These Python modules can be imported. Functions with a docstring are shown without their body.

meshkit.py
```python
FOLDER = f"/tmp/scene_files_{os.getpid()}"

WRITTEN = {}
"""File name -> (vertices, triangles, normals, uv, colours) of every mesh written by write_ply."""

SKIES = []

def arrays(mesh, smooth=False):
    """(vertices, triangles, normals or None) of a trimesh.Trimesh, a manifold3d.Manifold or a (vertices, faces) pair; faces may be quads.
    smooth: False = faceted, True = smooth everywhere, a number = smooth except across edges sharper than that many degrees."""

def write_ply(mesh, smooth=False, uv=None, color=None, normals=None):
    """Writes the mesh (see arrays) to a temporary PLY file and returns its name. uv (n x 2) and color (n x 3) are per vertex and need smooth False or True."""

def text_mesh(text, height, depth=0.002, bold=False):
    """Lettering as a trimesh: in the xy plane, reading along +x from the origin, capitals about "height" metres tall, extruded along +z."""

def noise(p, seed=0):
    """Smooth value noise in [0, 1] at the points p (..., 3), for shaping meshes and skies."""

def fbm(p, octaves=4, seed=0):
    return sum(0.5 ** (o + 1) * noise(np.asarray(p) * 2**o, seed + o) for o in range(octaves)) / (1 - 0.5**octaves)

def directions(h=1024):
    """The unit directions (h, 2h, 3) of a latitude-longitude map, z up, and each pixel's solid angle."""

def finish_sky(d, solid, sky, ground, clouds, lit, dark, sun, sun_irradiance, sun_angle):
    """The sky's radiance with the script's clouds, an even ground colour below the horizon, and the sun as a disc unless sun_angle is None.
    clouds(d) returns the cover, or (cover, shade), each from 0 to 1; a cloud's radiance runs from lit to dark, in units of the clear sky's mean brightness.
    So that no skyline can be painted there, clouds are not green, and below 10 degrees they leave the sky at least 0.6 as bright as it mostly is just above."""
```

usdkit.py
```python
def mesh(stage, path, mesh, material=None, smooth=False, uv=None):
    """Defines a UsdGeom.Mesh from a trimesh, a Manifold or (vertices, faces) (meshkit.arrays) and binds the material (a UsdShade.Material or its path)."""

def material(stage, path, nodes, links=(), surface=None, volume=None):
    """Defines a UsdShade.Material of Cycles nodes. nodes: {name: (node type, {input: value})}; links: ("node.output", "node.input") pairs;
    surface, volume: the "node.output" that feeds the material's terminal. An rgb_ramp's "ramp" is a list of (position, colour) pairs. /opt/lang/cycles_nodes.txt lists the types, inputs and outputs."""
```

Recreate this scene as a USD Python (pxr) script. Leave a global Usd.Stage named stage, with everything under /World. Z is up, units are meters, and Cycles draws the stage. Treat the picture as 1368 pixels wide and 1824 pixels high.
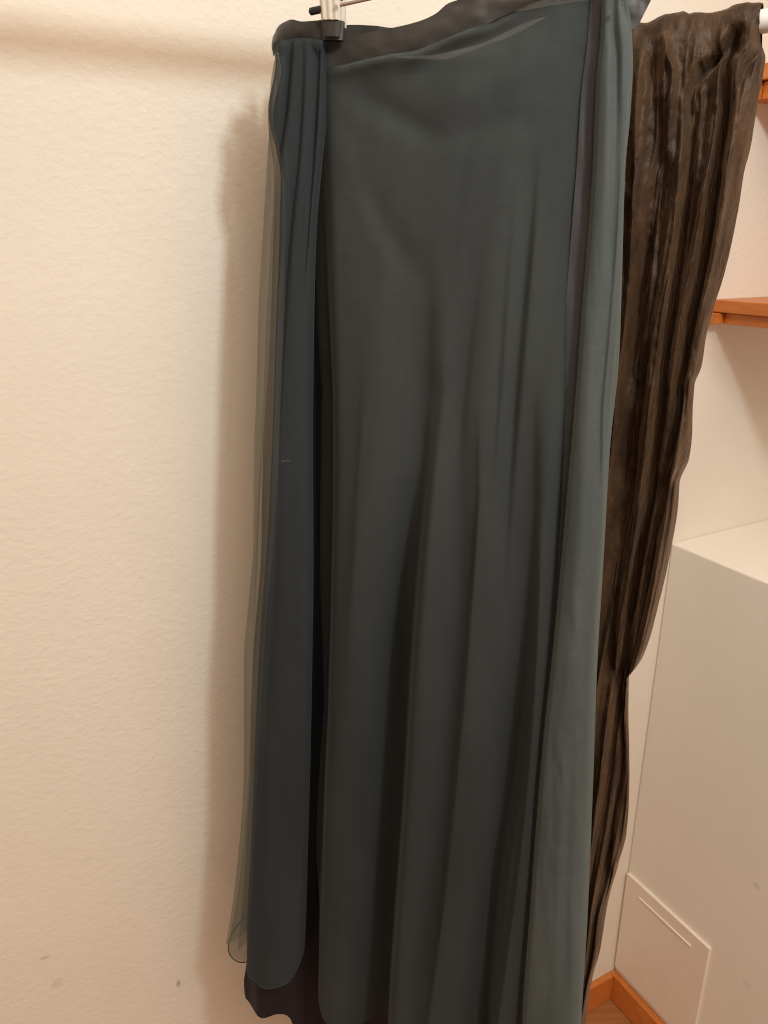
import math, numpy as np, trimesh, usdkit, meshkit
from pxr import Usd, UsdGeom, UsdLux, UsdShade, Gf, Sdf, Vt
stage = Usd.Stage.CreateInMemory()
UsdGeom.SetStageUpAxis(stage, UsdGeom.Tokens.z); UsdGeom.SetStageMetersPerUnit(stage, 1.0)
W = UsdGeom.Xform.Define(stage, '/World'); stage.SetDefaultPrim(W.GetPrim())
UsdGeom.Scope.Define(stage, '/World/Looks')

# ------------------------------------------------------------------ camera
F, PITCH = 1369.0, math.radians(19.4)
C = np.array([0, 0, 1.70])
fw = np.array([0, math.cos(PITCH), -math.sin(PITCH)]); upv = np.array([0, math.sin(PITCH), math.cos(PITCH)]); rt = np.array([1.0, 0, 0])
cam = UsdGeom.Camera.Define(stage, '/World/camera')
cam.AddTranslateOp().Set(Gf.Vec3d(*C)); cam.AddRotateXOp().Set(90 - math.degrees(PITCH))
cam.CreateHorizontalApertureAttr(24.0); cam.CreateVerticalApertureAttr(32.0)
cam.CreateFocalLengthAttr(24.0 * F / 1368)
cam.CreateFStopAttr(9.0); cam.CreateFocusDistanceAttr(0.86)
cam.CreateClippingRangeAttr(Gf.Vec2f(0.01, 100)); cam.CreateExposureAttr(0.0)

# ------------------------------------------------------------------ light: one ceiling lamp and the warm light of the room
LAMP = C + 0.85 * np.array([0.69, -0.22, 0.95])
lamp = UsdLux.SphereLight.Define(stage, '/World/ceiling_lamp')
lamp.AddTranslateOp().Set(Gf.Vec3d(*LAMP)); lamp.CreateRadiusAttr(0.075)
lamp.CreateIntensityAttr(190.0); lamp.CreateColorAttr(Gf.Vec3f(0.88, 1.02, 1.06))
usdkit.material(stage, '/World/Looks/room_glow', {'b': ('background_shader', {'color': (0.51, 0.402, 0.305), 'strength': 0.98})}, [], surface='b.background')
dome = UsdLux.DomeLight.Define(stage, '/World/room_light')
UsdShade.MaterialBindingAPI.Apply(dome.GetPrim()).Bind(UsdShade.Material.Get(stage, '/World/Looks/room_glow'))

ceil = UsdLux.RectLight.Define(stage, '/World/ceiling_bounce')      # the lit ceiling of the room
ceil.AddTranslateOp().Set(Gf.Vec3d(0.75, -0.55, 2.95)); ceil.CreateWidthAttr(2.0); ceil.CreateHeightAttr(1.8)
ceil.CreateIntensityAttr(3.9); ceil.CreateColorAttr(Gf.Vec3f(1.0, 0.76, 0.57))

# ------------------------------------------------------------------ helpers
used = {}
def uniq(parent, name):
    k = parent + '/' + name; n = used.get(k, 0); used[k] = n + 1
    return k if n == 0 else f'{k}_{n:03d}'
def tag(p, label=None, cat=None, group=None, kind=None):
    p = p.GetPrim() if hasattr(p, 'GetPrim') else p
    for k, v in (('label', label), ('category', cat), ('group', group), ('kind', kind)):
        if v: p.SetCustomDataByKey(k, v)
    return p
def thing(name, label=None, cat=None, kind=None):
    x = UsdGeom.Xform.Define(stage, uniq('/World', name)); tag(x, label, cat, kind=kind); return x.GetPrim()
def obj(name, mesh, mat, parent=None, smooth=40, label=None):
    path = uniq(str(parent.GetPath()) if parent else '/World', name)
    m = usdkit.mesh(stage, path, mesh, '/World/Looks/' + mat, smooth=smooth)
    if label: tag(m, label)
    return m.GetPrim()
def ray(x, y):
    x = np.asarray(x, float); y = np.asarray(y, float)
    return fw + rt * ((x - 684) / F)[..., None] - upv * ((y - 912) / F)[..., None]
def hit(x, y, p, n):
    d = ray(x, y); return C + d * (((p - C) @ n) / (d @ n))[..., None]
def path(pts):
    a = np.array(sorted([(q[1], q[0]) for q in pts]), float)
    from scipy.interpolate import PchipInterpolator
    f = PchipInterpolator(a[:, 0], a[:, 1], extrapolate=False)
    return lambda y: f(np.clip(y, a[0, 0], a[-1, 0]))
def curve(pts):
    a = np.array(sorted(pts), float)
    from scipy.interpolate import PchipInterpolator
    f = PchipInterpolator(a[:, 0], a[:, 1])
    return lambda x: f(np.clip(x, a[0, 0], a[-1, 0]))
def grid_faces(n, m, close=False):
    i, j = np.meshgrid(np.arange(n - 1), np.arange(m if close else m - 1), indexing='ij')
    a = i * m + j; b = i * m + (j + 1) % m
    return np.stack([a, b, b + m, a + m], -1).reshape(-1, 4)
def sheet(px, py, plane, disp, thick=0.0):
    """A cloth surface: points of the plane (point, normal), moved disp metres along the normal."""
    p, n = plane
    v = hit(px, py, p, n) + n * np.asarray(disp)[..., None]
    r, c = px.shape
    f = grid_faces(r, c)[:, ::-1]
    v = v.reshape(-1, 3)
    return (v, f)
def noise2(a, b, seed=0, oct=3):
    return meshkit.fbm(np.stack([a, b, np.full_like(a, 0.37)], -1), oct, seed) - 0.5
def tube(pts, r, n=10, caps=True):
    pts = np.asarray(pts, float); r = np.broadcast_to(r, len(pts))
    t = np.gradient(pts, axis=0); t /= np.linalg.norm(t, axis=1, keepdims=True)
    a = np.array([0.13, 0.21, 0.97]); v = []
    for p, tt, rr in zip(pts, t, r):
        u = np.cross(tt, a); u /= np.linalg.norm(u); w = np.cross(tt, u)
        k = np.arange(n) * 2 * np.pi / n
        v.append(p + rr * (np.cos(k)[:, None] * u + np.sin(k)[:, None] * w))
    m = len(pts); V = np.concatenate(v); f = grid_faces(m, n, True)
    tri = np.vstack([f[:, [0, 1, 2]], f[:, [0, 2, 3]]])
    if caps:
        V = np.vstack([V, pts[0], pts[-1]]); k = np.arange(n)
        tri = np.vstack([tri, np.stack([np.full(n, m * n), (k + 1) % n, k], -1), np.stack([np.full(n, m * n + 1), (m - 1) * n + k, (m - 1) * n + (k + 1) % n], -1)])
    return trimesh.Trimesh(V, tri, process=False)
def rbox(o, ax, ay, az, r=0.001):
    """Box with rounded edges: corner o, edge vectors ax, ay, az."""
    import manifold3d as m3
    L = [np.linalg.norm(q) for q in (ax, ay, az)]
    s = [m3.Manifold.sphere(r, 12).translate((x, y, z)) for x in (r, L[0] - r) for y in (r, L[1] - r) for z in (r, L[2] - r)]
    h = m3.Manifold.batch_hull(s).to_mesh()
    v = np.array(h.vert_properties[:, :3], float); f = np.array(h.tri_verts)
    R = np.stack([np.asarray(ax) / L[0], np.asarray(ay) / L[1], np.asarray(az) / L[2]])
    if np.linalg.det(R) < 0: f = f[:, ::-1]
    return trimesh.Trimesh(o + v @ R, f, process=False)

# ------------------------------------------------------------------ the planes of the place
YAW = math.radians(28.5)
wd = np.array([math.cos(YAW), math.sin(YAW), 0]); wn = np.array([math.sin(YAW), -math.cos(YAW), 0]); zz = np.array([0, 0, 1.0])
_d = ray(400, 205); WP = C + _d * (0.952 / _d[1])
WALL = (WP, wn)
SY = math.radians(12)
sn = np.array([-math.sin(SY), -math.cos(SY), 0.085]); sn /= np.linalg.norm(sn)      # the hem swings a little away from the wall
_d = ray(482, 80); SKIRT = (C + _d * (0.85 / _d[1]), sn)
def onwall(x, y): return hit(x, y, WP, wn)

# ------------------------------------------------------------------ materials
def mat(name, nodes, links, surface='p.BSDF'): usdkit.material(stage, '/World/Looks/' + name, nodes, links, surface=surface)
def plaster(name, col, bump, spots=()):
    nodes = {'g': ('geometry', {}), 
             'mp': ('mapping', {'rotation': (0, 0.5, 0), 'scale': (1, 1, 1.35)}),
             'n1': ('noise_texture', {'scale': 92.0, 'detail': 3.0, 'roughness': 0.5, 'distortion': 0.35}),
             'r1': ('map_range', {'range_type': 'smoothstep', 'from_min': 0.36, 'from_max': 0.68, 'to_min': 0.0, 'to_max': 1.0, 'clamp': True}),
             'n2': ('noise_texture', {'scale': 260.0, 'detail': 2.0}),
             'nm': ('noise_texture', {'scale': 1.6, 'detail': 1.0}),
             'rm': ('map_range', {'from_min': 0.38, 'from_max': 0.62, 'to_min': 0.45, 'to_max': 1.0, 'clamp': True}),
             'h': ('math', {'math_type': 'multiply_add', 'value2': 0.45}),
             'hm': ('math', {'math_type': 'multiply'}),
             'b': ('bump', {'strength': bump, 'distance': 0.0008}),
             'n3': ('noise_texture', {'scale': 5.0, 'detail': 5.0, 'roughness': 0.6}),
             'rc': ('rgb_ramp', {'ramp': [(0.3, tuple(0.955 * c for c in col)), (0.7, col)]}),
             'p': ('principled_bsdf', {'roughness': 0.75, 'specular_ior_level': 0.25})}
    links = [('g.position', 'mp.vector'), ('mp.vector', 'n1.vector'), ('mp.vector', 'n2.vector'), ('g.position', 'nm.vector'), ('nm.fac', 'rm.value'), ('n1.fac', 'r1.value'), ('n2.fac', 'h.value1'), ('r1.result', 'h.value3'), ('h.value', 'hm.value1'), ('rm.result', 'hm.value2'), ('hm.value', 'b.height'), ('b.normal', 'p.normal'), ('g.position', 'n3.vector'), ('n3.fac', 'rc.fac')]
    last = 'rc.color'
    for k, (p, r, amt, sc) in enumerate(spots):
        nodes[f's{k}a'] = ('vector_math', {'math_type': 'subtract', 'vector2': tuple(p)})
        nodes[f's{k}s'] = ('vector_math', {'math_type': 'multiply', 'vector2': sc})
        nodes[f's{k}n'] = ('noise_texture', {'scale': 160.0, 'detail': 3.0})
        nodes[f's{k}d'] = ('vector_math', {'math_type': 'length'})
        nodes[f's{k}r'] = ('map_range', {'from_min': r, 'from_max': r * 0.15, 'to_min': 0, 'to_max': amt * 1.9, 'clamp': True})
        nodes[f's{k}m'] = ('math', {'math_type': 'multiply'})
        nodes[f's{k}x'] = ('mix', {'mix_type': 'mix', 'color2': (0.20, 0.13, 0.08)})
        links += [('g.position', f's{k}a.vector1'), (f's{k}a.vector', f's{k}s.vector1'), (f's{k}s.vector', f's{k}d.vector1'), (f's{k}d.value', f's{k}r.value'), ('g.position', f's{k}n.vector'), (f's{k}r.result', f's{k}m.value1'), (f's{k}n.fac', f's{k}m.value2'), (f's{k}m.value', f's{k}x.fac'), (last, f's{k}x.color1')]
        last = f's{k}x.color'
    links.append((last, 'p.base_color'))
    mat(name, nodes, links)
plaster('wall_plaster', (0.80, 0.745, 0.655), 0.33, [(onwall(80, 1706), 0.008, 0.45, (1, 1, 2.2)), (onwall(102, 1752), 0.012, 0.18, (1, 1, 1)), (onwall(318, 1752), 0.010, 0.55, (2.2, 2.2, 1)), (onwall(155, 1530), 0.010, 0.12, (1, 1, 2)), (onwall(1357, 944), 0.008, 0.35, (1, 1, 2))])
def simple(name, col, rough=0.5, metal=0.0, spec=0.5, bump=None, var=0.08, scale=30.0, **kw):
    nodes = {'g': ('geometry', {}), 'n': ('noise_texture', {'scale': scale, 'detail': 4.0}),
             'rc': ('rgb_ramp', {'ramp': [(0.3, tuple(c * (1 - var) for c in col)), (0.7, tuple(min(1, c * (1 + var)) for c in col))]}),
             'p': ('principled_bsdf', {'roughness': rough, 'metallic': metal, 'specular_ior_level': spec, **kw})}
    links = [('g.position', 'n.vector'), ('n.fac', 'rc.fac'), ('rc.color', 'p.base_color')]
    if bump:
        nodes['nb'] = ('noise_texture', {'scale': bump[0], 'detail': 3.0}); nodes['b'] = ('bump', {'strength': bump[1], 'distance': bump[2]})
        links += [('g.position', 'nb.vector'), ('nb.fac', 'b.height'), ('b.normal', 'p.normal')]
    mat(name, nodes, links)
_ap = onwall(1196, 968)
plaster('box_plaster', (0.88, 0.84, 0.76), 0.14, [(hit(1348, 1578, _ap, wd), 0.010, 0.35, (1, 1, 1.6)), (hit(1330, 1752, _ap, wd), 0.012, 0.16, (1, 1, 1)), (hit(1180, 1553, _ap, wd), 0.006, 0.12, (1, 1, 1))])
simple('plate_paint', (0.86, 0.77, 0.67), 0.45, var=0.02)
simple('white_enamel', (0.82, 0.80, 0.74), 0.3, var=0.03)
simple('clip_plastic', (0.66, 0.60, 0.52), 0.35, var=0.05)
simple('black_rubber', (0.012, 0.012, 0.014), 0.5, var=0.1)
simple('grey_rubber', (0.035, 0.032, 0.028), 0.6, var=0.15)
simple('chrome', (0.75, 0.73, 0.70), 0.15, metal=1.0, var=0.02)
def wood(name, c1, c2, axis):
    sc = [14, 14, 14]; sc[axis] = 1.2
    th = -YAW
    mat(name, {'g': ('geometry', {}), 'm': ('mapping', {'rotation': (0, 0, th), 'scale': tuple(sc)}), 'n': ('noise_texture', {'scale': 6.0, 'detail': 5.0, 'distortion': 0.6}),
               'rc': ('rgb_ramp', {'ramp': [(0.3, c1), (0.7, c2)]}), 'b': ('bump', {'strength': 0.15, 'distance': 0.0005}),
               'p': ('principled_bsdf', {'roughness': 0.38, 'specular_ior_level': 0.45})},
        [('g.position', 'm.vector'), ('m.vector', 'n.vector'), ('n.fac', 'rc.fac'), ('rc.color', 'p.base_color'), ('n.fac', 'b.height'), ('b.normal', 'p.normal')])
wood('orange_wood', (0.52, 0.155, 0.028), (0.64, 0.215, 0.045), 1)
wood('orange_wood_along', (0.50, 0.145, 0.026), (0.62, 0.205, 0.042), 0)
wood('floor_wood', (0.30, 0.12, 0.04), (0.42, 0.18, 0.07), 0)

def cloth(name, c1, c2, sheen=0.3, sheen_tint=(0.6, 0.75, 0.72), rough=0.8, spec=0.15, weave=0.25, alpha=None, nscale=(6, 6, 1.2), sheen_rough=0.35, crinkle=None, fade=None):
    nodes = {'g': ('geometry', {}), 'm': ('mapping', {'scale': nscale}), 'n': ('noise_texture', {'scale': 3.0, 'detail': 4.0, 'roughness': 0.55}),
             'rc': ('rgb_ramp', {'ramp': [(0.35, c1), (0.65, c2)]}),
             'mt': ('mapping', {'scale': (40, 40, 1000)}), 'th': ('noise_texture', {'scale': 1.0, 'detail': 1.0}), 'mv': ('mapping', {'scale': (1300, 1300, 60)}), 'tv': ('noise_texture', {'scale': 1.0, 'detail': 1.0}),
             'ts': ('math', {'math_type': 'add'}), 'tm': ('map_range', {'from_min': 0.7, 'from_max': 1.3, 'to_min': 0.92, 'to_max': 1.08}), 'mulc': ('mix', {'mix_type': 'multiply', 'fac': 1.0}),
             'wv': ('noise_texture', {'scale': 900.0, 'detail': 2.0}), 'b': ('bump', {'strength': weave, 'distance': 0.0006}),
             'p': ('principled_bsdf', {'roughness': rough, 'specular_ior_level': spec, 'sheen_weight': sheen, 'sheen_roughness': sheen_rough, 'sheen_tint': sheen_tint})}
    links = [('g.position', 'm.vector'), ('m.vector', 'n.vector'), ('n.fac', 'rc.fac'), ('g.position', 'mt.vector'), ('mt.vector', 'th.vector'), ('g.position', 'mv.vector'), ('mv.vector', 'tv.vector'), ('th.fac', 'ts.value1'), ('tv.fac', 'ts.value2'), ('ts.value', 'tm.value'), ('rc.color', 'mulc.color1'), ('tm.result', 'mulc.color2'), ('mulc.color', 'p.base_color'), ('g.position', 'wv.vector'), ('wv.fac', 'b.height'), ('b.normal', 'p.normal')]
    if crinkle:
        nodes['mc'] = ('mapping', {'scale': crinkle[2]})
        nodes['cn'] = ('noise_texture', {'scale': crinkle[0], 'detail': 4.0, 'distortion': 0.8}); nodes['b2'] = ('bump', {'strength': crinkle[1], 'distance': 0.006})
        links = [l for l in links if l != ('b.normal', 'p.normal')] + [('g.position', 'mc.vector'), ('mc.vector', 'cn.vector'), ('cn.fac', 'b2.height'), ('b.normal', 'b2.normal'), ('b2.normal', 'p.normal')]
    surf = 'p.BSDF'
    if alpha is not None:
        nodes['t'] = ('transparent_bsdf', {'color': (1, 1, 1)}); nodes['lw'] = ('layer_weight', {'blend': 0.5})
        nodes['a'] = ('map_range', {'from_min': 0.0, 'from_max': 1.0, 'to_min': alpha[0], 'to_max': alpha[1], 'clamp': True})
        nodes['tr'] = ('translucent_bsdf', {'color': tuple(0.6 * x for x in c2)}); nodes['ad'] = ('mix_closure', {'fac': 0.3})
        nodes['mx'] = ('mix_closure', {})
        links += [('lw.facing', 'a.value'), ('a.result', 'mx.fac'), ('t.BSDF', 'mx.closure1'), ('p.BSDF', 'ad.closure1'), ('tr.BSDF', 'ad.closure2'), ('ad.closure', 'mx.closure2')]
        surf = 'mx.closure'
        if fade:                                                                      # opacity drops with height, putting a light falloff into the layer
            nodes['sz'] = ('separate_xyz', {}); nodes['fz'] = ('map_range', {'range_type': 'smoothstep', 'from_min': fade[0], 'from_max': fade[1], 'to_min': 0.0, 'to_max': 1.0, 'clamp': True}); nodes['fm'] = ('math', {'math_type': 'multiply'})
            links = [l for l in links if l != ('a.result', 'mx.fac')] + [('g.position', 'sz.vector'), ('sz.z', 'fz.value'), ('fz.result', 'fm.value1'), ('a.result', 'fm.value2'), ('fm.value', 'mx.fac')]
    mat(name, nodes, links, surf)
cloth('chiffon_main', (0.056, 0.065, 0.066), (0.069, 0.080, 0.081), 0.15, alpha=(0.60, 0.97))
cloth('tulle', (0.22, 0.235, 0.236), (0.26, 0.275, 0.276), 0.1, alpha=(0.62, 0.9), fade=(1.06, 1.66))  # added pale under-layer, fades with height to imitate light falling off towards the hem
cloth('back_cloth', (0.020, 0.022, 0.022), (0.030, 0.033, 0.033), 0.05)
cloth('hem_thread', (0.031, 0.037, 0.040), (0.040, 0.047, 0.050), 0.08)
cloth('chiffon_side', (0.046, 0.056, 0.063), (0.058, 0.069, 0.077), 0.1, alpha=(0.66, 0.97))
cloth('chiffon_pale', (0.062, 0.076, 0.076), (0.080, 0.095, 0.096), 0.2)
cloth('sheer', (0.115, 0.130, 0.108), (0.145, 0.160, 0.135), 0.1, alpha=(0.30, 0.85))
cloth('lining', (0.009, 0.009, 0.014), (0.014, 0.013, 0.020), 0.06, (0.6, 0.5, 0.7), rough=0.55, spec=0.3)
cloth('lining_lit', (0.036, 0.036, 0.042), (0.050, 0.050, 0.057), 0.1, (0.6, 0.5, 0.7), rough=0.55, spec=0.3)  # paler copy of the lining, the light on it put into the colour
cloth('ribbon', (0.030, 0.027, 0.025), (0.044, 0.039, 0.036), 0.15, (0.8, 0.7, 0.6), rough=0.45, spec=0.35, nscale=(12, 12, 4))
cloth('brown_taffeta', (0.034, 0.019, 0.0105), (0.076, 0.043, 0.023), 0.25, (0.9, 0.62, 0.42), rough=0.52, spec=0.20, nscale=(14, 14, 5), crinkle=(105, 0.35, (1.4, 1.4, 0.7)))

# ------------------------------------------------------------------ the setting: floor, wall with skirting
FLOOR = float(onwall(1060, 1745)[2]) - 0.075
def P3(a, out, z): return np.array([WP[0], WP[1], 0]) + wd * a + wn * out + zz * z      # wall coordinates
fl = (np.array([P3(-3, 0, FLOOR), P3(3, 0, FLOOR), P3(3, 4, FLOOR), P3(-3, 4, FLOOR)]), np.array([[0, 3, 2, 1]]))
tag(obj('floor', fl, 'floor_wood', smooth=False), 'orange-brown wooden floor', kind='structure')
wall = thing('wall_back', 'cream rough plastered wall behind the skirt', kind='structure')
obj('plaster_face', (np.array([P3(-3, 0, FLOOR), P3(3, 0, FLOOR), P3(3, 0, 2.9), P3(-3, 0, 2.9)]), np.array([[0, 1, 2, 3]])), 'wall_plaster', wall, smooth=False)
def wco(p): q = np.asarray(p) - WP; return q @ wd, q @ wn, p[2]
AP = onwall(1196, 968); a0 = wco(AP)[0]; ztop = AP[2]
obj('skirting_board', rbox(P3(-3, 0.0, FLOOR + 0.001), wd * (3 + a0 - 0.016), wn * 0.014, zz * 0.075, 0.003), 'orange_wood_along', wall)

# boxed-in plinth by the wall
box = thing('boxed_plinth', 'cream plastered box against the wall at lower right with a flat top', 'plinth')
obj('box_body', rbox(P3(a0, 0.0, FLOOR + 0.001), wd * 0.7, wn * 0.5, zz * (ztop - FLOOR), 0.004), 'box_plaster', box)
SIDE = (AP, wd)
q = [wco(hit(*p, AP, wd)) for p in ((1113, 1553), (1272, 1684))]
pz = 0.5 * (q[0][2] + q[1][2]); po = 0.5 * (q[1][1] + wco(hit(1240, 1824, AP, wd))[1])
tz = FLOOR + 0.076
pl = obj('cover_plate', rbox(P3(a0 - 0.007, 0.004, tz + 0.016), wd * 0.0075, wn * (po - 0.004), zz * (pz - tz - 0.016), 0.0015), 'plate_paint', box, label='thin cream cover plate with a ridge, on the side of the box')
obj('ridge', rbox(P3(a0 - 0.0095, 0.045, pz - 0.034), wd * 0.004, wn * (po - 0.085), zz * 0.004, 0.0015), 'plate_paint', pl)
obj('skirting_board', rbox(P3(a0 - 0.016, 0.0, FLOOR + 0.001), wd * 0.0165, wn * 0.5, zz * 0.075, 0.003), 'orange_wood', box)

# shelves
def shelf(label, x, ytop, ybot, cleat, long=0.34, cl_stick=0.008):
    t = thing('wooden_shelf', label, 'shelf')
    A, B = wco(onwall(x, ytop)), wco(onwall(x, ybot))
    th = A[2] - B[2]
    obj('board', rbox(P3(A[0], 0.0, B[2]), wd * 0.6, wn * long, zz * th, 0.002), 'orange_wood', t)
    obj('wall_cleat', rbox(P3(A[0] - cl_stick, 0.0, B[2] - cleat), wd * 0.55, wn * 0.022, zz * (cleat - 0.001), 0.0015), 'orange_wood_along', t)
    obj('end_cleat', rbox(P3(A[0] + 0.010, 0.023, B[2] - cleat), wd * 0.02, wn * (long - 0.04), zz * (cleat - 0.001), 0.0015), 'orange_wood', t)
    return t
shelf('orange wooden shelf on the wall at middle right, above the plinth', 1267, 533, 555, 0.019)
shelf('orange wooden shelf glimpsed at the upper right edge behind the brown garment', 1334, 118, 148, 0.026)

# white clothes rod that carries the brown garment
M = onwall(760, 112)
dd = ray(1360, 38); Q = C + dd * ((M[2] - C[2]) / dd[2])
rod_dir = (Q - M); rod_len = np.linalg.norm(rod_dir); rod_dir /= rod_len
rod_n = np.array([rod_dir[1], -rod_dir[0], 0]); 
if rod_n @ (C - M) < 0: rod_n = -rod_n
ROD_R = 0.0108
rod = thing('clothes_rod', 'white enamelled clothes rod carrying the brown garment, end seen at upper right', 'rod')
obj('tube', tube([M + rod_dir * s for s in np.linspace(0, rod_len + 0.35, 12)], ROD_R, 28), 'white_enamel', rod)
obj('wall_flange', tube([M, M + rod_dir * 0.008], 0.026, 28), 'white_enamel', rod)

# hanging rail above, parallel to the wall (its shadow runs along the wall)
rail = thing('hanging_rail', 'white hanging rail above the skirt, its shadow running along the wall', 'rail')
a_r = wco(C + ray(830, 0) * (0.80 / ray(830, 0)[1]))
RZ = C[2] + 0.30; RO = a_r[1]
obj('tube', tube([P3(s, RO, RZ) for s in np.linspace(-1.9, a_r[0] + 0.06, 14)], 0.0135, 24), 'white_enamel', rail)
obj('bracket', tube([P3(-1.3, s, RZ) for s in np.linspace(0, RO, 5)], 0.008, 16), 'white_enamel', rail)

# ------------------------------------------------------------------ the skirt
skirt = thing('long_skirt', 'long dark grey green chiffon skirt hanging from a clip hanger', 'skirt')
YB = 2010
Lside = path([(486, 90), (492, 112), (478, 200), (496, 290), (500, 390), (499, 450), (490, 700), (480, 930), (466, 1090), (457, 1250), (447, 1500), (439, 1690), (440, 1760)])
Rside = path([(584, 80), (581, 200), (571, 300), (561, 420), (557, 600), (555, 800), (556, 1000), (552, 1300), (547, 1500), (541, 1690), (531, 1760)])
Lmain = path([(560, 90), (560, 200), (552, 300), (546, 420), (543, 600), (540, 800), (538, 1000), (536, 1200), (534, 1400), (536, 1540), (548, 1640), (557, 1720), (560, 1775), (572, 1800), (600, 1824), (640, 1870), (700, 1930), (760, 2010)])
Rmain = path([(1066, -30), (1062, 60), (1051, 150), (1041, 300), (1029, 450), (1021, 560), (1012, 700), (1004, 850), (993, 1000), (978, 1150), (962, 1300), (949, 1450), (939, 1600), (924, 1824), (916, 2010)])
Lpale = path([(1072, -30), (1070, 60), (1062, 150), (1056, 300), (1045, 450), (1036, 560), (1026, 700), (1013, 850), (1000, 1000), (986, 1150), (970, 1300), (957, 1450), (946, 1600), (931, 1824), (928, 2010)])
Rpale = path([(1118, -20), (1130, 40), (1132, 100), (1128, 180), (1118, 300), (1112, 500), (1106, 640), (1090, 800), (1078, 1000), (1066, 1200), (1057, 1450), (1047, 1680), (1038, 1824), (1030, 2010)])
seam = curve([(584, 118), (612, 119), (640, 114), (700, 105), (740, 100), (780, 85), (820, 68), (870, 47), (920, 20), (970, -6), (1066, -26)])
def g(x, c, wl, wr): d = x - c; return np.exp(-(d / np.where(d < 0, wl, wr)) ** 2)
def ramp(y, *k): k = np.array(k, float).reshape(-1, 2); return np.interp(y, k[:, 0], k[:, 1])

# main front panel -----------------------------------------------------------
rows, cols = 330, 230
s = np.linspace(0, 1, cols)[None, :]; t = np.linspace(0, 1, rows)[:, None] ** 1.0
yc = -40 + (YB + 40) * t
px = Lmain(np.maximum(yc, 90)) * (1 - s) + Rmain(yc) * s
py = np.broadcast_to(yc, px.shape)
top = seam(px); py = top + (YB - top) * t
px = Lmain(np.maximum(py, 90)) * (1 - s) + Rmain(py) * s
py = np.where(py > 1770, py, py)
D = np.zeros_like(px)
# big soft drape folds (pixel path, left width, right width, height by row)
FK = 1.5
def fold(p, wl, wr, *amp):
    global D
    D = D + FK * ramp(py, *amp) * g(px, path(p)(py), wl, wr)
lo = lambda a, y0=500, y1=1200: (y0, 0, y1, a)
fold([(560, 200), (562, 500), (566, 800), (562, 1100), (555, 1400), (552, 1560), (545, 1800)], 60, 21, 150, -0.004, 300, -0.012, 700, -0.034, 1300, -0.040, 1600, -0.030, 1824, -0.01)      # valley beside the side panel
fold([(690, 560), (665, 850), (635, 1150), (605, 1500), (590, 1824)], 34, 42, 500, 0, 850, 0.006, 1300, 0.010, 1824, 0.010)
fold([(652, 700), (640, 950), (622, 1200)], 7, 14, 600, 0, 900, 0.0022, 1250, 0)
fold([(760, 700), (738, 900), (715, 1150), (698, 1450), (672, 1824)], 40, 22, 420, 0, 850, -0.011, 1150, -0.036, 1824, -0.050)          # deep valley
fold([(768, 860), (747, 1100), (729, 1400), (705, 1650), (692, 1824)], 9, 46, 700, 0, 1000, 0.008, 1400, 0.016, 1824, 0.018)
fold([(795, 700), (775, 900), (757, 1100), (745, 1300)], 10, 16, 600, 0, 850, 0.0035, 1300, 0)
fold([(826, 800), (818, 1000), (795, 1300), (762, 1600), (735, 1824)], 20, 18, 700, 0, 1000, -0.006, 1824, -0.008)
fold([(858, 880), (840, 1130), (816, 1400), (790, 1640), (764, 1824)], 7, 40, 700, 0, 950, 0.005, 1400, 0.008, 1824, 0.006)
fold([(948, 900), (932, 1150), (915, 1350), (882, 1600), (862, 1824)], 40, 13, 650, 0, 1050, -0.011, 1400, -0.024, 1824, -0.036)
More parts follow.
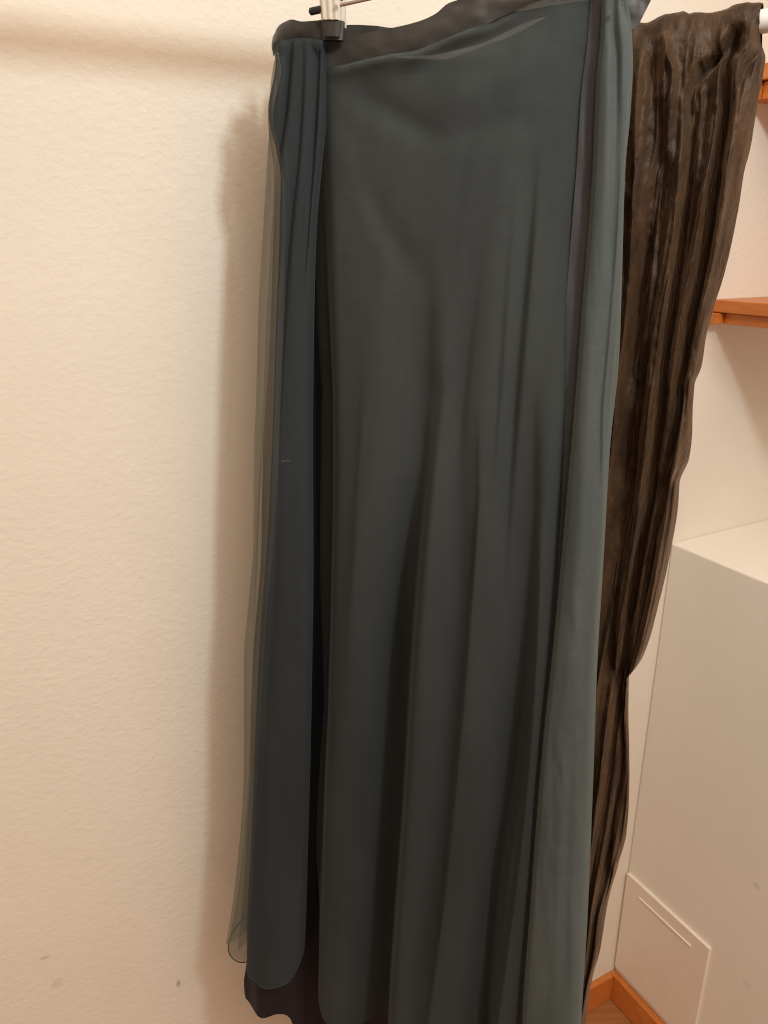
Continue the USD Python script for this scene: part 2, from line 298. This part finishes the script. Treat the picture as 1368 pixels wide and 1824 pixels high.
fold([(862, 1640), (847, 1824)], 10, 7, 1500, 0, 1750, 0.007, 1824, 0.008)
fold([(962, 1050), (945, 1350), (905, 1700), (886, 1824)], 6, 26, 900, 0, 1150, 0.005, 1824, 0.009)
fold([(952, 280), (944, 400), (922, 640), (905, 880), (885, 1250)], 16, 8, 260, 0, 480, -0.0030, 750, -0.0042, 950, -0.003, 1250, 0)
fold([(966, 280), (938, 640), (915, 960)], 8, 24, 250, 0, 520, 0.0022, 1000, 0)
fold([(912, 330), (888, 680), (868, 1000)], 12, 7, 330, 0, 600, -0.0022, 780, -0.0022, 1050, 0)
fold([(858, 420), (815, 800), (780, 1150)], 24, 11, 400, 0, 750, -0.0028, 1150, 0)
fold([(1000, 600), (975, 900), (955, 1150)], 30, 18, 450, 0, 800, 0.004, 1200, 0)
fold([(790, 580), (770, 760)], 26, 26, 450, 0, 640, 0.003, 800, 0)
# soft bias wrinkles hanging from the waist
for (x0, y0, x1, y1, w, a) in ((610, 150, 800, 260, 26, -0.004), (640, 135, 900, 95, 16, 0.003), (700, 150, 1000, 20, 20, -0.0045), (850, 60, 960, 8, 9, -0.004), (760, 210, 1000, 90, 30, 0.0025), (620, 290, 760, 520, 28, -0.003), (590, 210, 690, 470, 22, 0.002), (780, 260, 960, 200, 26, -0.002)):
    L = math.hypot(x1 - x0, y1 - y0); ux, uy = (x1 - x0) / L, (y1 - y0) / L
    al = ((px - x0) * ux + (py - y0) * uy) / L; ac = -(px - x0) * uy + (py - y0) * ux
    D += a * np.exp(-(ac / w) ** 2) * np.exp(-((al - 0.5) / 0.42) ** 4)
D += (0.005 + 0.006 * noise2(px / 34, py / 30, 12, 2)) * np.exp(-((py - top - 9 - 8 * noise2(px / 50, py * 0, 13, 2)) / 10.0) ** 2) * ramp(px, 600, 0.4, 640, 1.0, 900, 1.0, 1000, 0.3)            # rolled seam
D += 0.014 * noise2(px / 150, py / 700, 3, 2) * ramp(py, 250, 0.15, 900, 1.0)
D += 0.0035 * noise2(px / 38 + 0.004 * py, py / 420, 5, 3) * ramp(py, 150, 0.6, 900, 1.2)
D += 0.0022 * noise2(px / 60, py / 60, 9, 2) * ramp(py, 100, 1.0, 500, 0.25)
D += 0.016 * np.sin(np.pi * np.clip(s * 0.9 + 0.1, 0, 1)) - 0.004                                                 # the body of the skirt is round
D -= 0.016 * (1 - np.clip(s / 0.035, 0, 1)) ** 2 * ramp(py, 1300, 0.3, 1700, 1)
D -= 0.005 * np.clip((s - 0.975) / 0.025, 0, 1) ** 2
obj('front_panel', sheet(px, py, SKIRT, D), 'chiffon_main', skirt, smooth=True)
for k, ye in enumerate((1300, 1340)):                                     # added pale layers under the chiffon; their fading opacity shades the skirt downward
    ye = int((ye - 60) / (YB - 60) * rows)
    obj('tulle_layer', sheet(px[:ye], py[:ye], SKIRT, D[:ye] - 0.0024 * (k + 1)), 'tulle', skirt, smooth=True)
def edge(px, py, D, r, parent, m):
    obj('stitched_edge', tube(hit(px, py, *SKIRT) + SKIRT[1] * (D + 0.0002)[:, None], r * (1 + 0.35 * np.sin(np.arange(len(px)) * 1.9)), 6), m, parent)

FK = 1.2
# right overlay panel ----------------------------------------------------------
rows, cols = 260, 60
s = np.linspace(0, 1, cols)[None, :]; yc = np.linspace(-28, YB, rows)[:, None]
px = Lpale(yc) * (1 - s) + Rpale(yc) * s; py = np.broadcast_to(yc, px.shape)
D = 0.012 + 0.010 * np.sin(np.pi * s ** 0.8) - 0.034 * np.clip((s - 0.72) / 0.28, 0, 1) ** 2 - 0.006 * (1 - np.clip(s / 0.08, 0, 1)) ** 2
fold([(1090, 60), (1095, 120), (1092, 300), (1075, 520)], 10, 8, 20, -0.004, 120, -0.006, 300, -0.004, 560, 0)
fold([(1113, 200), (1100, 400), (1084, 600), (1072, 760), (1073, 900), (1060, 1100)], 4, 4, 150, 0, 300, 0.003, 900, 0.003, 1150, 0)
fold([(1120, 250), (1112, 480), (1092, 700), (1080, 900)], 4, 4, 150, -0.003, 600, -0.004, 950, 0)
fold([(1045, 700), (1030, 1000), (1010, 1300), (990, 1600)], 18, 14, 500, 0, 900, 0.003, 1824, 0.003)
fold([(1035, 1150), (1028, 1350), (1020, 1600), (1015, 1760)], 10, 8, 1050, 0, 1250, 0.004, 1600, 0.004, 1800, 0)
fold([(1110, 20), (1118, 50)], 8, 8, 0, 0, 35, -0.008, 75, 0)
D = D + 0.004 * noise2(px / 24, py / 260, 21, 3) + 0.0035 * noise2(px / 16, py / 45, 23, 2) * ramp(py, 1000, 0.2, 1300, 1, 1700, 0.6)
ov_p = obj('overlay_panel', sheet(px, py, SKIRT, D), 'chiffon_pale', skirt, smooth=True, label='paler grey green overlay panel down the right side')

edge(px[:, 0], py[:, 0], D[:, 0], 0.0006, ov_p, 'chiffon_pale')
# left pleated side panel -------------------------------------------------------
rows, cols = 260, 90
s = np.linspace(0, 1, cols)[None, :]; t = np.linspace(0, 1, rows)[:, None]
hem = lambda q: 1722 + 16 * np.sin(np.pi * np.clip(q * 0.95, 0, 1)) ** 0.7 - 30 * np.clip((q - 0.82) / 0.18, 0, 1) ** 2
py = 84 + (hem(s) - 84) * t
px = Lside(py) * (1 - s) + Rside(py) * s
D = 0.010 + 0.010 * np.sin(np.pi * np.clip(s, 0, 1)) ** 0.8 - 0.010 * (1 - np.clip(s / 0.15, 0, 1)) ** 2 - 0.012 * np.clip((s - 0.94) / 0.06, 0, 1) ** 2
fold([(527, 90), (518, 200), (503, 330), (500, 420)], 8, 6, 90, -0.004, 200, -0.010, 420, -0.008, 520, 0)
fold([(548, 120), (538, 280), (524, 420), (512, 600), (505, 760)], 9, 6, 90, -0.002, 250, -0.006, 500, -0.007, 700, -0.005, 900, 0)
fold([(571, 110), (566, 220), (552, 400), (545, 520)], 6, 5, 90, -0.005, 250, -0.008, 420, -0.006, 560, 0)
fold([(512, 300), (505, 500), (497, 800), (483, 1000)], 6, 10, 200, 0.003, 600, 0.004, 1000, 0.003, 1200, 0)
fold([(500, 1000), (482, 1250), (468, 1500), (460, 1740)], 14, 10, 850, 0, 1150, -0.004, 1740, -0.004)
D = D + 0.005 * noise2(px / 36, py / 420, 31, 3)
sd_p = obj('side_panel', sheet(px, py, SKIRT, D), 'chiffon_side', skirt, smooth=True, label='pleated bluish charcoal panel at the left side')
for q in (0, 1):
    ii = np.linspace(0, 1, 520) * (rows - 1); jj = ii.astype(int)
    if q == 0: edge(np.interp(ii, np.arange(rows), px[:, -1]), np.interp(ii, np.arange(rows), py[:, -1]), np.interp(ii, np.arange(rows), D[:, -1]), 0.0006, sd_p, 'hem_thread')
    else: edge(px[-1], py[-1], D[-1], 0.0007, sd_p, 'hem_thread')
tuft = hit(np.array([526.0]), np.array([813.0]), *SKIRT)[0] + sn * 0.030

# sheer outer layer at the far left ---------------------------------------------
Louter = path([(486, 96), (482, 112), (477, 150), (475, 220), (471, 280), (464, 400), (457, 520), (452, 700), (447, 850), (447, 970), (438, 1080), (430, 1180), (430, 1380), (427, 1450), (417, 1560), (407, 1640), (398, 1690)])
rows, cols = 200, 22
s = np.linspace(0, 1, cols)[None, :]; t = np.linspace(0, 1, rows)[:, None]
bot = 1690 - 40 * s
py = 96 + (bot - 96) * t
px = Louter(py) * (1 - s) + (Lside(py) + 14) * s
D = -0.008 + 0.006 * np.sin(np.pi * s) + 0.006 * noise2(px / 22, py / 300, 41, 3)
fold([(470, 800), (462, 950), (455, 1150)], 4, 4, 700, 0, 900, 0.006, 1200, 0)
obj('sheer_layer', sheet(px, py, SKIRT, D), 'sheer', skirt, smooth=True, label='see-through chiffon edge hanging free at the left')
px = (0.42 * Louter(np.minimum(py, 1690)) + 0.58 * Lside(py) + 14 * noise2(py * 0 + 0.5, py / 210, 47, 2)) * (1 - s) + (Lside(py) + 14) * s
D = -0.004 + 0.004 * np.sin(np.pi * s) + 0.006 * noise2(px / 18, py / 260, 42, 3)
obj('sheer_layer', sheet(px, py + 8, SKIRT, D), 'sheer', skirt, smooth=True)
# second sheer layer behind, ending in the round loop of the hem
Lloop = path([(486, 96), (480, 150), (479, 280), (472, 400), (458, 700), (455, 970), (440, 1180), (433, 1380), (419, 1560), (408, 1640), (399, 1690), (396, 1712), (402, 1726), (414, 1734), (424, 1736)])
Rloop = path([(500, 96), (500, 400), (486, 900), (462, 1200), (452, 1500), (440, 1640), (437, 1690), (441, 1712), (437, 1726), (430, 1734), (425, 1736)])
py = np.broadcast_to(96 + (1736 - 96) * t ** 0.9, (rows, cols)).copy()
px = Lloop(py) * (1 - s) + Rloop(py) * s
D = -0.020 + 0.004 * noise2(px / 26, py / 300, 43, 3) - 0.003 * s
back = obj('sheer_layer', sheet(px, py, SKIRT, D), 'sheer', skirt, smooth=True)
lp = np.array([(428, 1650), (418, 1662), (407, 1677), (399, 1692), (396, 1710), (400, 1724), (410, 1733), (421, 1736), (432, 1733), (440, 1724), (444, 1712)], float)
from scipy.interpolate import CubicSpline
cs = CubicSpline(np.arange(len(lp)), lp); lp = cs(np.linspace(0, len(lp) - 1, 60))
obj('rolled_hem', tube(hit(lp[:, 0], lp[:, 1], *SKIRT) - sn * 0.0205, 0.0007, 8), 'hem_thread', back)

# lining tube ------------------------------------------------------------------
rows, cols = 160, 90
s = np.linspace(0, 1, cols)[None, :]; t = np.linspace(0, 1, rows)[:, None]
Ll = path([(490, 90), (494, 112), (479, 200), (497, 290), (502, 390), (496, 700), (484, 950), (470, 1100), (458, 1300), (447, 1550), (434, 1740), (430, 1766), (433, 1796)])
hl = curve([(433, 1796), (445, 1808), (460, 1818), (480, 1824), (498, 1824), (510, 1828), (519, 1850), (528, 1890), (540, 1960), (556, 2040), (580, 2085), (1040, 2090)])
xe = Ll(np.array(1782.0)) * (1 - s) + 1036 * s
xt_ = 492 * (1 - s) + 1062 * s; tp = np.where(xt_ < 586, 50, seam(xt_) + 4)
py = tp + (hl(xe) - tp) * t
px = (Ll(py) - 4) * (1 - s) + (Rpale(py) - 8) * s
D = -0.014 - 0.006 * np.sin(np.pi * s) - 0.003 * (1 - np.clip(s / 0.1, 0, 1)) ** 2 - 0.014 * np.clip((s - 0.9) / 0.1, 0, 1) ** 2 + 0.010 * noise2(px / 60, py / 600, 51, 2) * ramp(py, 1100, 0.4, 1600, 1) - 0.065 * ramp(py, 150, 0, 450, 0.7, 900, 1) * ramp(px, 515, 0.0, 575, 1)
fold([(455, 1600), (462, 1800)], 18, 14, 1500, 0, 1780, 0.008)
obj('lining', sheet(px, py, SKIRT, D), 'lining', skirt, smooth=True, label='dark purple black lining below the chiffon hem')
# strip of lining in the slit between the panels, its light put into the colour
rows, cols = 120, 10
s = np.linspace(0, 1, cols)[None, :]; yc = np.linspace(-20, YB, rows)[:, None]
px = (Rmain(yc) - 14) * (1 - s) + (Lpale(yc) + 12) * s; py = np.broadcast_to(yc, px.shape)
obj('slit_facing', sheet(px, py, SKIRT, np.full(px.shape, 0.0) - 0.001 - 0.010 * ramp(py, 600, 0, 1100, 1) + 0.004 * noise2(px / 14, py / 120, 55, 2)), 'lining_lit', skirt, smooth=True)
# back of the skirt
rows, cols = 120, 60
s = np.linspace(0, 1, cols)[None, :]; t = np.linspace(0, 1, rows)[:, None]
yc = 40 + 1880 * t
px = (Ll(np.clip(yc, 90, 1782)) + 4) * (1 - s) + (Rpale(yc) - 6) * s; py = np.broadcast_to(np.minimum(yc, 2000), px.shape)
py = np.minimum(py, hl(Ll(np.array(1782.0)) * (1 - s) + 1036 * s) - 6 + 0 * py)
D = -0.055 - 0.055 * np.sin(np.pi * s) ** 0.5 + 0.006 * noise2(px / 60, py / 500, 61, 2)
obj('back_panel', sheet(px, py, SKIRT, D), 'back_cloth', skirt, smooth=True)

# waistband ---------------------------------------------------------------------
def band(name, tops, bots, x0, x1, d0, m, bulge=0.0, seed=70, label=None, parent=skirt, n=90, k=14, shear=0.0):
    tf, bf = curve(tops), curve(bots)
    s = np.linspace(0, 1, n)[None, :]; t = np.linspace(0, 1, k)[:, None]
    X = x0 + (x1 - x0) * s + 0 * t
    Y = tf(X) * (1 - t) + bf(X) * t
    X = X + shear * t
    Dd = d0(X, Y) if callable(d0) else np.full(X.shape, d0)
    Dd = Dd + bulge * np.sin(np.pi * t) + 0.004 * noise2(X / 30, Y / 26, seed, 2)
    return obj(name, sheet(X, Y, SKIRT, Dd), m, parent, smooth=True, label=label)
band('waistband', [(482, 52), (500, 44), (522, 40), (545, 45), (584, 42)], [(482, 80), (540, 79), (584, 84)], 471, 584, lambda x, y: 0.012 - 0.034 * np.exp(-((x - 471) / 26.0)), 'ribbon', 0.002, 71, 'dark ribbon waistband, left piece')
band('waist_seam', [(486, 79), (540, 77), (584, 82)], [(486, 94), (510, 97), (540, 93), (584, 100)], 479, 584, lambda x, y: 0.0155 - 0.026 * np.exp(-((x - 480) / 22.0)), 'chiffon_side', 0.0012, 72, k=10)
band('waistband', [(582, 60), (612, 64), (640, 63), (680, 58), (740, 46), (780, 30), (800, 13), (830, 4), (900, -8), (1000, -30)], [(582, 126), (612, 126), (640, 118), (700, 107), (760, 96), (800, 80), (850, 60), (900, 34), (960, 8), (1000, -4), (1110, -16)], 582, 1110, lambda x, y: 0.001 + 0.009 * np.sin((x - 582) / 528 * np.pi), 'ribbon', 0.003, 73, 'dark brown ribbon waistband, front piece')
band('waistband', [(535, 46), (560, 38), (580, 29), (614, 24), (650, 25), (690, 29), (730, 27), (750, 20), (790, 18), (900, 0), (1100, -25), (1166, -12)], [(535, 85), (750, 80), (850, 58), (960, 10), (1110, -8)], 535, 1110, -0.030, 'ribbon', 0.0, 74, 'inside of the back waistband')
band('waistband', [(1096, -30), (1170, -20)], [(1096, 40), (1126, 62), (1150, 46), (1170, 40)], 1096, 1168, -0.012, 'ribbon', 0.0, 75, 'grey ribbon corner standing up at the right end', k=20, shear=-30)
# small snag of thread on the side panel
obj('snag', tube(np.array([tuft + rt * a + zz * b + sn * c for a, b, c in ((-0.005, 0.0005, 0), (-0.001, 0, 0.001), (0.001, 0.0012, 0.0015), (0.004, 0.0003, 0))]), 0.0005, 6), 'chiffon_pale', skirt)

# ------------------------------------------------------------------ clip hanger
hang = thing('clip_hanger', 'metal skirt hanger with pale clip gripping the left end of the waistband', 'hanger')
HN = (SKIRT[0] + sn * 0.030, sn)
def hp(x, y, o=0.0): return hit(np.array([float(x)]), np.array([float(y)]), SKIRT[0] + sn * 0.02, sn)[0] + sn * o
b0, b1 = hp(570, 17), hp(1120, -105)
bar = [b0 + (b1 - b0) * q for q in np.linspace(0, 1, 12)]
obj('bar', tube(bar, 0.0016, 12), 'chrome', hang)
u = (b1 - b0) / np.linalg.norm(b1 - b0)
obj('end_cap', tube([b0 - u * q for q in (-0.003, -0.002, 0.009, 0.010, 0.0108)], [0.0018, 0.0032, 0.0032, 0.0024, 0.0006], 14), 'black_rubber', hang)
mid = 0.5 * (b0 + b1)
hk = [mid + zz * 0.012, mid + zz * 0.03] + [P3(*wco(P3(wco(mid)[0], RO, 0))[:2], RZ) + zz * (0.018 * math.sin(a)) + wn * (0.018 * math.cos(a)) for a in np.linspace(-0.6, math.pi * 1.05, 16)]
obj('hook', tube(hk, 0.0016, 10), 'chrome', hang)
obj('hook_socket', tube([mid - zz * 0.004, mid + zz * 0.014], 0.004, 14), 'chrome', hang)
def clip(top_px, bot_px, w0, w1, yk):
    """Two jaws: a ribbed pale lever and a dark rubber pad at the lower end."""
    (x0, y0), (x1, y1) = top_px, bot_px
    def slab(ya, yb, wa, wb, o0, o1, th, ribs=0):
        n, m = 8, 25
        q = np.linspace(0, 1, n)[:, None]; e = np.linspace(-1, 1, m)[None, :]
        Y = ya + (yb - ya) * q + 0 * e
        xm = x0 + (x1 - x0) * (Y - y0) / (y1 - y0)
        X = xm + e * (wa + (wb - wa) * q) / 2
        O = o0 + (o1 - o0) * q - 0.0025 * e ** 4 + ribs * 0.0006 * np.cos(e * 3 * np.pi)
        Vf = hit(X, Y, *SKIRT) + sn * O[..., None]; Vb = hit(X, Y, *SKIRT) + sn * (O[..., None] * 0 + (o0 + (o1 - o0) * q - 0.0025)[..., None] - th)
        V = np.concatenate([Vf.reshape(-1, 3), Vb.reshape(-1, 3)]); f = grid_faces(n, m)[:, ::-1]; k = n * m
        fs = [f, f[:, ::-1] + k]
        ring = [i for i in range(m)] + [(r + 1) * m - 1 for r in range(1, n)] + [(n - 1) * m + i for i in range(m - 2, -1, -1)] + [r * m for r in range(n - 2, 0, -1)]
        ring = np.array(ring); nx = np.roll(ring, -1)
        fs.append(np.stack([ring, nx, nx + k, ring + k], -1))
        return (V, np.concatenate(fs))
    c = obj('clip', slab(y0, yk, w0, w1, 0.030, 0.023, 0.004, 1), 'clip_plastic', hang, smooth=35)
    obj('rubber_pad', slab(yk - 1, y1, w1 + 1, w1 - 6, 0.0215, 0.0195, 0.005), 'grey_rubber', c, smooth=35)
    obj('pad_edge', slab(yk - 3, y1 + 4, w1 + 7, w1 + 2, 0.0165, 0.0165, 0.004), 'black_rubber', c, smooth=35)
    obj('rear_jaw', slab(y0 + 4, y1 - 34, w0 * 0.7, w1 * 0.7, -0.004, -0.008, 0.003), 'clip_plastic', c, smooth=35)
    pv = hp(x0 + 0.5 * w0 - 2, 6, 0.012)
    obj('rivet', trimesh.creation.icosphere(2, 0.0022).apply_translation(pv), 'chrome', c)
clip((597, -45), (600, 77), 38, 33, 50)
clip((1090, -150), (1090, -42), 38, 33, -70)

# ------------------------------------------------------------------ brown garment over the white rod
GP = (M + rod_n * 0.020, rod_n)
gar = thing('draped_garment', 'dark brown crinkled satin garment draped over the white rod, behind the skirt', 'garment')
topg = curve([(1040, 60), (1100, 54), (1138, 44), (1168, 34), (1205, 33), (1243, 35), (1258, 28), (1290, 22), (1302, 27), (1318, 18), (1338, 19), (1352, 24)])
Rg = path([(1352, 20), (1349, 60), (1362, 95), (1358, 120), (1347, 180), (1334, 260), (1322, 310), (1312, 370), (1300, 430), (1286, 490), (1266, 555), (1252, 610), (1244, 660), (1234, 688), (1231, 760), (1224, 820), (1209, 860), (1206, 900), (1192, 985), (1170, 1080), (1140, 1180), (1114, 1215), (1112, 1290), (1115, 1380), (1113, 1440), (1106, 1510), (1092, 1565), (1074, 1630), (1066, 1700), (1052, 1750), (1040, 1824), (1036, 1900)])
Rsm = path([(1352, 20), (1345, 200), (1308, 400), (1250, 650), (1222, 850), (1180, 1050), (1138, 1250), (1108, 1450), (1075, 1650), (1036, 1900)])
Lg = path([(1060, 20), (1060, 500), (1030, 900), (1005, 1300), (985, 1700), (975, 1900)])
rows, cols = 380, 170
s = np.linspace(0, 1, cols)[None, :]; t = np.linspace(0, 1, rows)[:, None]
px0 = Lg(np.array(40.0)) * (1 - s) + 1352 * s
py = topg(px0) + (1900 - topg(px0)) * t
px = Lg(py) * (1 - s) + Rg(py) * s
U = s + 0 * t
wob = 0.05 * noise2(U * 3, py / 260, 81, 3) + 0.03 * noise2(U * 7, py / 120, 82, 2)
uu = U + wob
D = np.zeros_like(px)
FK = 1.5
def pleat(p, wl, wr, *amp): fold(p, wl, wr, *amp)
rid = lambda a: 1 - 2 * np.abs(a) / 0.5
D += 0.007 * (1 - np.abs(np.sin(uu * 6.3 * np.pi + 0.6)) ** 0.8 * 2) * ramp(py, 40, 0.2, 180, 0.8, 600, 1.0)
D += 0.012 * rid(noise2(uu * 8.5 + 3, py / 420, 91, 2)) * ramp(py, 60, 0.2, 200, 1) + 0.006 * rid(noise2(uu * 19 + py / 900, py / 210, 92, 2)) * ramp(py, 60, 0.3, 160, 1) - 0.006
D += 0.018 * noise2(uu * 9.0, py / 330, 83, 3) * ramp(py, 40, 0.4, 200, 1)
pleat([(1300, 45), (1283, 80), (1250, 120), (1233, 160), (1225, 300), (1205, 480), (1180, 640), (1165, 800), (1135, 1000), (1105, 1200)], 9, 12, 20, -0.004, 100, -0.014, 400, -0.016, 1200, -0.014)
pleat([(1318, 30), (1304, 80), (1297, 160), (1282, 260), (1268, 380), (1245, 520), (1222, 640), (1205, 760), (1185, 900)], 9, 9, 20, -0.003, 80, -0.015, 400, -0.016, 800, -0.010, 1000, 0)
pleat([(1345, 70), (1330, 110), (1312, 170), (1300, 250)], 6, 10, 40, 0, 70, -0.012, 170, -0.010, 300, 0)
pleat([(1340, 40), (1322, 120), (1310, 200), (1295, 330), (1270, 480), (1250, 580)], 8, 7, 30, 0.003, 100, 0.012, 300, 0.010, 600, 0)
pleat([(1183, 45), (1197, 85), (1208, 110), (1200, 170), (1190, 250)], 5, 7, 30, 0.004, 90, 0.008, 180, 0.006, 300, 0)
pleat([(1185, 220), (1170, 330), (1152, 480), (1130, 700), (1108, 900), (1085, 1100)], 12, 12, 120, 0, 250, -0.014, 1100, -0.014)
pleat([(1145, 120), (1137, 300), (1130, 450)], 6, 8, 60, 0, 150, 0.006, 400, 0.004, 500, 0)
pleat([(1240, 700), (1215, 780), (1195, 900), (1180, 1000), (1150, 1100)], 20, 12, 650, 0, 780, 0.010, 950, 0.012, 1150, 0)
pleat([(1085, 1250), (1100, 1370), (1090, 1480), (1075, 1600)], 6, 6, 1180, 0, 1300, -0.012, 1650, -0.008, 1750, 0)
D += 0.005 * noise2(px / 26, py / 34, 84, 3) + 0.0045 * noise2(px / 13 + py / 50, py / 26, 85, 3) + 0.003 * noise2(px / 9 - py / 30, py / 17, 86, 2)
D = D + 0.004 - 0.020 * np.clip((s - 0.95) / 0.05, 0, 1) ** 2
ax = (hit(px0, topg(px0), *GP) - M) @ rod_dir                                    # place of each column along the rod
A = M + rod_dir * ax[0][:, None]
RR = ROD_R + 0.0026 + 0.0085 * np.clip(noise2(ax / 0.012, ax * 0, 87, 2)[0] + 0.25, 0, 1) + 0.0022 * np.sin(ax[0] / 0.011)
front = A + rod_n * RR[:, None]
fq = front - C; yt = 912 - F * (fq @ upv) / (fq @ fw); xt = 684 + F * (fq @ rt) / (fq @ fw)
py = yt[None, :] + (1900 - yt[None, :]) * t
px = Lg(py) * (1 - s) + (Rsm(py) + (Rg(py) - Rsm(py)) * np.clip((s - 0.55) / 0.45, 0, 1) ** 2) * s
px = px + (xt[None, :] - px) * np.exp(-((py - yt) / 40.0))
ov = np.exp(-((py - yt) / 12.0))
D = D * (1 - ov) + (RR - 0.020)[None, :] * ov
vf = hit(px, py, *GP) + rod_n * D[..., None]
backrows = []
for k in range(1, 40):
    if k <= 12:
        th = k / 12 * math.pi
        backrows.append(A + RR[:, None] * (math.cos(th) * rod_n + math.sin(th) * zz))
    else:
        q = (k - 12) / 27
        e = vf[int(q * (rows - 1) * 0.80)]
        w = min(1, q * 5)
        dep = -(RR + w * (0.010 + 0.008 * np.sin(np.linspace(0, 26, cols))))
        b = e + rod_n * (dep - (e - M) @ rod_n)[:, None] - rod_dir * (w * 0.020 * np.linspace(0, 1, cols) ** 2)[:, None]
        backrows.append(b)
V = np.concatenate([np.array(backrows[::-1]).reshape(-1, 3), vf.reshape(-1, 3)])
obj('cloth', (V, grid_faces(rows + len(backrows), cols)[:, ::-1]), 'brown_taffeta', gar, smooth=True)
